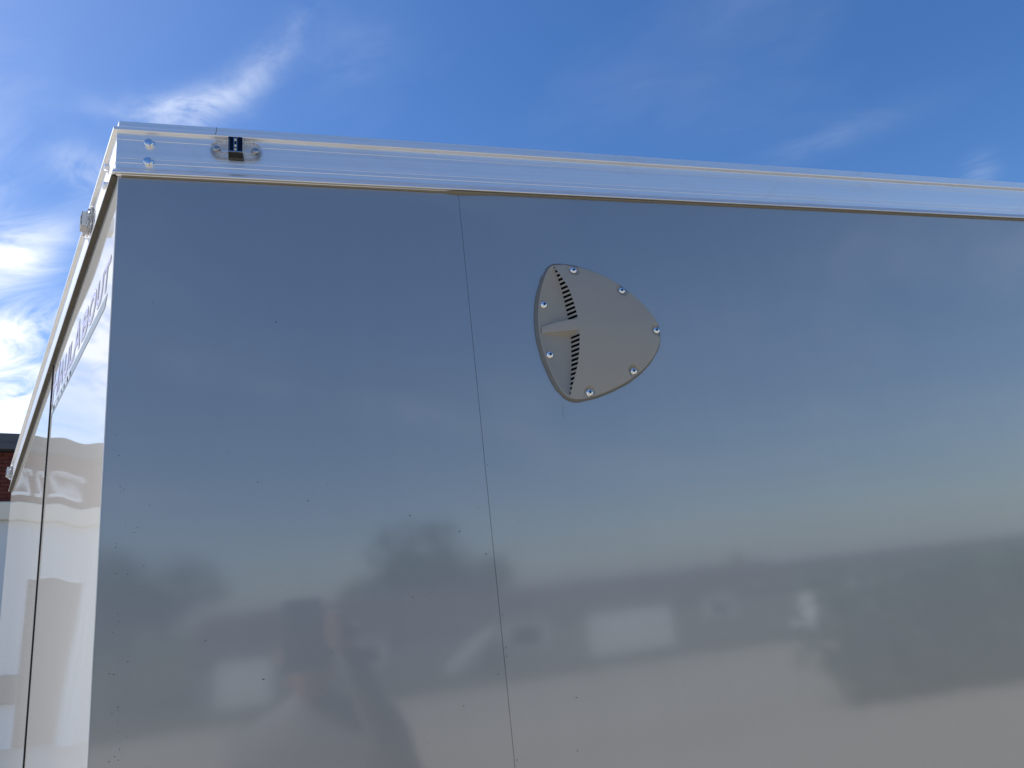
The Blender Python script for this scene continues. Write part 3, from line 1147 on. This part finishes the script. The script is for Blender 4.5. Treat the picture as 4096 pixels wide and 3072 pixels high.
for xx, zt in ((-1.80, 2.9), (-1.90, 3.9)):
    mb = MB()
    bbox(mb, xx-.03, xx+.03, -.07, -.005, .02, zt)
    bpart(mb, 'downpipe', M['white'], bevel=.015)
mb = MB()
bbox(mb, -.98, -.55, -.12, -.004, .75, 1.25)
bpart(mb, 'meter_box', M['doorgrey'], bevel=.01)
# bricks, each its own piece in the stretch that shows
proto = None
BW, BH, PX, PZ = .228, .066, .240, .0760
nr = 13
for r in range(nr):
    for c in range(17):
        x = -2.35+c*PX+(PX/2 if r % 2 else 0)
        z = 4.418+r*PZ
        if proto is None:
            mb = MB().box((-BW/2, 0, 0), (BW/2, .05, BH))
            proto = mb.build('brick', M['brick'], None)
            b_ = proto
        else:
            b_ = proto.copy()
            COL.objects.link(b_)
        b_.parent = bld
        b_.matrix_parent_inverse = Matrix.Identity(4)
        b_.matrix_basis = Matrix.Translation(-BO) @ bmx @ Matrix.Translation((x+BW/2, rs.uniform(-.016, -.008), z)) @ Matrix.Rotation(rs.uniform(-.01, .01), 4, 'Z')
mb = MB()
for r in range(nr):
    for x0, x1 in ((-14, -2.5), (1.9, 9)):
        x = x0
        while x < x1-.2:
            bbox(mb, x, x+BW, -.012, .02, 4.418+r*PZ, 4.418+r*PZ+BH)
            x += PX
tag(bpart(mb, 'brick_courses', M['brick']), kind='stuff')


def digit_two(cx, z0, hgt, wid):
    pts = []
    r = wid/2
    for k in range(9):
        a = math.pi*(1.0-k/8*1.15)
        pts.append((cx+r*math.cos(a)*.82, z0+hgt-r+r*math.sin(a)))
    pts += [(cx-r*.75, z0+hgt*.10), (cx-r*.75, z0+hgt*.06)]
    mb = MB()
    hw = .032
    for a, b in zip(pts, pts[1:]):
        a_, b_ = Vector(a), Vector(b)
        tdir = (b_-a_)
        if tdir.length < 1e-6:
            continue
        tdir.normalize()
        nn_ = Vector((-tdir.y, tdir.x))*hw
        q = [a_-tdir*.012+nn_, a_-tdir*.012-nn_, b_+tdir*.012-nn_, b_+tdir*.012+nn_]
        vs = [bmx @ Vector((p.x, -.045, p.y)) for p in q]+[bmx @ Vector((p.x, -.020, p.y)) for p in q]
        mb.add(vs, [(0, 1, 2, 3), (7, 6, 5, 4), (0, 4, 5, 1), (1, 5, 6, 2), (2, 6, 7, 3), (3, 7, 4, 0)])
    bbox(mb, cx-r*.95, cx+r*.95, -.047, -.021, z0, z0+.064)
    return bpart(mb, 'numeral', M['white'])


for cx in (-1.36, -1.04, -.72):
    digit_two(cx, 4.56, .50, .17)


# ================================================================== ACROSS THE STREET (seen mirrored in the side of the trailer)
def house(name_label, x0, x1, y, wall, doors, windows, ridge, gz=-2.0, eave=.55, chimney=None):
    h = empty('house', ((x0+x1)/2, y, gz))
    o = Vector(h.location)
    inv = Matrix.Translation(-o)

    def prt(mb, nm, mat, par=None, **k):
        ob = mb.build(nm, mat, None, **k)
        ob.parent = par or h
        if par is None:
            ob.matrix_parent_inverse = inv
        return ob
    D = 8.0
    prt(MB().box((x0, y-D, gz-.3), (x1, y, eave)), 'wall', wall)
    ym = y-D/2
    mb = MB()
    e = .14
    mb.add([(x0-e, y+e, eave-.10), (x1+e, y+e, eave-.10), (x1+e, ym, ridge), (x0-e, ym, ridge), (x0-e, y-D-e, eave-.10), (x1+e, y-D-e, eave-.10)], [(0, 1, 2, 3), (3, 2, 5, 4), (0, 3, 4), (1, 5, 2)])
    rf = prt(mb, 'roof', M['shingle'])
    if chimney:
        MB().box((chimney-.35, ym-.3, ridge-.5), (chimney+.35, ym+.3, ridge+.55)).build('chimney', M['siding'], None).parent = rf
        rf.children[0].matrix_parent_inverse = Matrix.Identity(4)
    prt(MB().box((x0-e, y+e+.002, eave-.26), (x1+e, y+e+.04, eave-.10)), 'gutter', M['siding'])
    for (a, b, z0, z1) in doors:
        prt(MB().box((a, y+.003, z0), (b, y+.07, z1)), 'garage_door', M['white'], bevel=.01)
    for (a, b, z0, z1) in windows:
        fr = MB()
        f = .22
        fr.box((a, y+.003, z1-f), (b, y+.10, z1))
        fr.box((a, y+.003, z0), (b, y+.10, z0+f*.6))
        fr.box((a, y+.003, z0+f*.6), (a+f, y+.10, z1-f))
        fr.box((b-f, y+.003, z0+f*.6), (b, y+.10, z1-f))
        wn = prt(fr, 'window', M['white'])
        MB().box((a+f, y+.004, z0+f*.6), (b-f, y+.03, z1-f)).build('pane', M['glass'], wn)
    tag(h, name_label, 'house')
    return h


h1 = house('low house with white ramp rail mirrored left of centre in trailer side', -4.9, 8.4, -35, M['siding2'], [(-3.9, -1.5, -1.95, .05)], [(1.6, 3.4, -1.0, .2)], 2.1)
mb = MB()
o_ = Vector(h1.location)
mb.add([Vector(p)-o_ for p in ((6.3, -34.6, -1.85), (6.3, -34.6, -1.35), (8.7, -34.6, .25), (8.7, -34.6, -.25), (6.3, -34.45, -1.85), (6.3, -34.45, -1.35), (8.7, -34.45, .25), (8.7, -34.45, -.25))],
       [(0, 1, 2, 3), (7, 6, 5, 4), (0, 4, 5, 1), (1, 5, 6, 2), (2, 6, 7, 3), (3, 7, 4, 0)])
mb.build('ramp_rail', M['white'], h1)
house('long low house with white garage door mirrored below the side vent', 8.9, 27.2, -35, M['siding'], [(13.7, 18.4, -1.95, .10)], [(9.3, 11.5, -1.25, .18), (20.5, 22.3, -.9, .2)], 1.75, chimney=25.5)
house('dark house mirrored at the right end of the trailer side', 29.0, 46.0, -36, M['siding2'], [], [(33, 35, -.9, .2)], 1.5)

# white box van parked at the kerb
van = empty('delivery_van', (25.5, -30.5, -2.0))
tag(van, 'white box van parked at the kerb, mirrored right of the vent', 'van')


def vpart(mb, name, mat, **k):
    return mb.build(name, mat, van, **k)


vpart(MB().box((-1.0, -.95, .65), (1.25, .95, 2.25)), 'cargo_box', M['white'], bevel=.04)
mb = MB()
cab = [(-1.02, .45), (-2.5, .45), (-2.55, 1.0), (-1.9, 1.25), (-1.5, 1.95), (-1.02, 1.98)]
mb.add([(x, -.9, z) for x, z in cab]+[(x, .9, z) for x, z in cab], [tuple(range(6)), tuple(range(11, 5, -1))]+[(i, (i+1) % 6, (i+1) % 6+6, i+6) for i in range(6)])
vpart(mb, 'cab', M['white'], bevel=.04)
MB().box((-1.75, .903, 1.28), (-1.15, .92, 1.80)).build('window', M['glass'], van)
for xx in (-1.95, .65):
    for yy in (-.95, .75):
        MB().lathe([(.18, 0), (.33, .0), (.34, .03), (.34, .17), (.33, .2), (.18, .2)], Matrix.Translation((xx, yy, .34)) @ Matrix.Rotation(-math.pi/2, 4, 'X'), 20, True).build('wheel', M['tyre'], van, smooth=True, autosm=40)


def leaf_cloud(mb, centre, rad, n, size, rnd, shell=.45):
    for _ in range(n):
        while True:
            p = Vector((rnd.uniform(-1, 1), rnd.uniform(-1, 1), rnd.uniform(-1, 1)))
            if shell < p.length < 1:
                break
        p = Vector((p.x*rad[0], p.y*rad[1], p.z*rad[2]))
        if noise.noise((Vector(centre)+p)*.55) < -.22:
            continue
        c = Vector(centre)+p
        a = Vector((rnd.gauss(0, 1), rnd.gauss(0, 1), rnd.gauss(0, 1))).normalized()
        b = a.orthogonal().normalized()
        s = size*rnd.uniform(.6, 1.4)
        mb.add([c-a*s, c+b*s*.6, c+a*s, c-b*s*.6], [(0, 1, 2, 3)])


def tree(x, y, gz, trunk_h, rad, label, n=2600, seed=1):
    rnd = random.Random(seed)
    t = empty('tree', (x, y, gz))
    tag(t, label, 'tree', 'trees behind the houses')
    mb = MB().tube([(0, 0, 0), (.1, .05, trunk_h*.5), (0, .1, trunk_h), (.1, 0, trunk_h+rad*.7)], [.28, .22, .18, .06], 10)
    for k in range(6):
        a = k*1.05+rnd.uniform(-.3, .3)
        z = trunk_h*(.75+.08*k)
        mb.tube([(0, 0, z), (math.cos(a)*rad*.35, math.sin(a)*rad*.35, z+rad*.35), (math.cos(a)*rad*.75, math.sin(a)*rad*.75, z+rad*.55)], [.11, .07, .02], 6)
    mb.build('trunk', M['bark'], t, smooth=True)
    mb = MB()
    for k in range(16):
        a = rnd.uniform(0, 6.28)
        r = rad*rnd.uniform(.15, .80)
        cs = rnd.uniform(.6, 1.25)
        leaf_cloud(mb, (math.cos(a)*r, math.sin(a)*r, trunk_h+rad*rnd.uniform(.15, .95)), (rad*.42*cs, rad*.42*cs, rad*.30*cs), n//16, .22, rnd, .2)
    mb.build('crown', M['leaf'], t)
    return t


tree(7.6, -46, -2.0, 2.9, 5.4, 'round leafy tree rising over the roof, mirrored left of the panel seam', 3600, 3)
tree(-9.2, -42, -2.0, 2.6, 4.8, 'broad leafy tree at the far left of the mirrored street', 3600, 5)

# clipped hedge on the edge of the lot
hedge = empty('hedge', (10.5, -6.9, 0))
tag(hedge, 'dark green hedge at the lot edge, mirrored at the lower right of the trailer side', 'hedge')
mb = MB()
rnd = random.Random(4)
for k in range(34):
    x = -4.3+k*.27
    leaf_cloud(mb, (x, rnd.uniform(-.3, .3), .75+.06*noise.noise(Vector((x, 0, 0)))), (.55, .75, .80), 230, .085, rnd, .5)
mb.build('foliage', M['leaf2'], hedge)
mb = MB()
for k in range(14):
    x = -4.2+k*.64
    mb.tube([(x, 0, -.05), (x+.1, .05, .5), (x-.05, 0, 1.2)], [.03, .025, .01], 6)
mb.build('stems', M['bark'], hedge)

# ================================================================== PHOTOGRAPHER (only mirrored in the skin)
person = empty('person', (0.20, -1.36, 0))
tag(person, 'person in a grey shirt holding up a phone, faintly mirrored in the trailer side', 'person')
PO = Vector(person.location)


def skinned(name, chains, mat, sub=2, parent=None):
    """one continuous skin: chains of (point, radius), the first vertex of the first chain is the root"""
    vs, rs_, es = [], [], []
    idx = {}
    for ch in chains:
        prev = None
        for p, r in ch:
            key = tuple(round(c, 4) for c in p)
            if key not in idx:
                idx[key] = len(vs)
                vs.append(p)
                rs_.append(r)
            if prev is not None:
                es.append((prev, idx[key]))
            prev = idx[key]
    me = bpy.data.meshes.new(name)
    me.from_pydata(vs, es, [])
    me.materials.append(mat)
    o = bpy.data.objects.new(name, me)
    link(o, parent or person)
    sk = o.modifiers.new('skin', 'SKIN')
    for k, r in enumerate(rs_):
        me.skin_vertices[0].data[k].radius = (r, r) if not hasattr(r, '__len__') else r
    me.skin_vertices[0].data[0].use_root = True
    sk.use_smooth_shade = True
    ss = o.modifiers.new('sub', 'SUBSURF')
    ss.levels = ss.render_levels = sub
    return o


PH = Vector((CAM.x, CAM.y-.012, CAM.z)) - PO                 # phone, just behind the lens, in the person's space
HR = PH + Vector((.055, -.03, -.045))                        # right hand
HL = Vector((-.21, .20, .80))
pel, wai, che, nek = (0, .02, .95), (0, .03, 1.12), (0, .02, 1.34), (0, .03, 1.50)
skinned('body', [
    [(pel, (.16, .12)), (wai, (.145, .11)), (che, (.17, .12)), (nek, .062), ((0, .05, 1.545), .058)],
    [(che, (.17, .12)), ((.175, .02, 1.40), .070), ((.255, .12, 1.22), .052), ((.16, .33, 1.44), .042), (tuple(HR+Vector((.012, -.06, -.035))), .030)],
    [(che, (.17, .12)), ((-.175, .02, 1.40), .070), ((-.235, .03, 1.12), .052), ((-.22, .10, .90), .042), (tuple(HL+Vector((-.012, -.06, -.035))), .030)],
    [(pel, (.16, .12)), ((.10, .01, .84), .105), ((.11, .03, .48), .066), ((.12, 0, .10), .046), ((.13, .06, .045), .045), ((.135, .17, .03), .032)],
    [(pel, (.16, .12)), ((-.10, .01, .84), .105), ((-.11, .03, .48), .066), ((-.12, 0, .10), .046), ((-.13, .06, .045), .045), ((-.135, .17, .03), .032)],
], M['shirt'])
# head
hc = Vector((0, .075, 1.625))
hb = MB()
rows = []
for i in range(15):
    ph = math.pi*i/14
    r = []
    for k in range(20):
        th = 2*math.pi*k/20
        x, y, z = math.sin(ph)*math.cos(th)*.076, math.sin(ph)*math.sin(th)*.096, math.cos(ph)*.118
        if z < -.02:
            x *= 1+z*2.0
            y = y*(1+z*1.2)+.008
        if y > .06 and abs(x) < .02:
            y += .018*math.exp(-((z+.012)/.022)**2)*(1-abs(x)/.02)
        if y > .05:
            for ex in (-.032, .032):
                y -= .008*math.exp(-((x-ex)/.014)**2-((z-.018)/.011)**2)
        r.append(hc+Vector((x, y, z)))
    rows.append(r)
hb.grid(rows, True)
head = hb.build('head', M['skin'], person, smooth=True)
hr = MB()
rows = []
for i in range(8):
    ph = math.pi*.56*i/7
    rows.append([hc+Vector((math.sin(ph)*math.cos(2*math.pi*k/20)*.083, math.sin(ph)*math.sin(2*math.pi*k/20)*.100-.014, math.cos(ph)*.124+(.035 if math.sin(2*math.pi*k/20) > .2 and i > 4 else 0))) for k in range(20)])
hr.grid(rows, True)
hr.build('hair', M['hair'], head, smooth=True)
for s in (-1, 1):
    MB().lathe([(.024, -.004), (.026, .004), (.015, .008)], Matrix.Translation(hc+Vector((s*.076, -.005, .0))) @ Matrix.Rotation(s*math.pi/2, 4, 'Y'), 12).build('ear', M['skin'], head, smooth=True)
# hands wrapped round the phone: palm + five unequal fingers
for s, H in ((1, HR), (-1, HL)):
    chains = [[(tuple(H+Vector((s*.012, -.060, -.040))), .026), (tuple(H+Vector((s*.006, -.020, -.005))), (.034, .020)), (tuple(H+Vector((s*.002, .010, .012))), (.030, .016))]]
    for k in range(4):
        ln = (.9, 1.0, .95, .78)[k]
        b0 = H+Vector((s*.004, .006, .034-k*.020))
        chains.append([(tuple(H+Vector((s*.002, .010, .012))), (.030, .016)), (tuple(b0), .0092), (tuple(b0+Vector((s*.004, .026*ln, 0))), .0085), (tuple(b0+Vector((-s*.016*ln, .038, .002))), .0078), (tuple(b0+Vector((-s*.036*ln, .037, .003))), .0066)])
    chains.append([(tuple(H+Vector((s*.006, -.020, -.005))), (.034, .020)), (tuple(H+Vector((-s*.018, -.012, -.010))), .0105), (tuple(H+Vector((-s*.034, .000, .010))), .0095), (tuple(H+Vector((-s*.042, .006, .032))), .0078)])
    skinned('hand', chains, M['skin'], 1)
phone = MB().box((PH.x-.062, PH.y-.009, PH.z-.120), (PH.x+.018, PH.y-.001, PH.z+.030))
pho = phone.build('phone', M['doorgrey'], None, bevel=.003)
for v in pho.data.vertices:
    v.co += PO
tag(pho, 'black phone held up by the person, facing the trailer', 'phone')
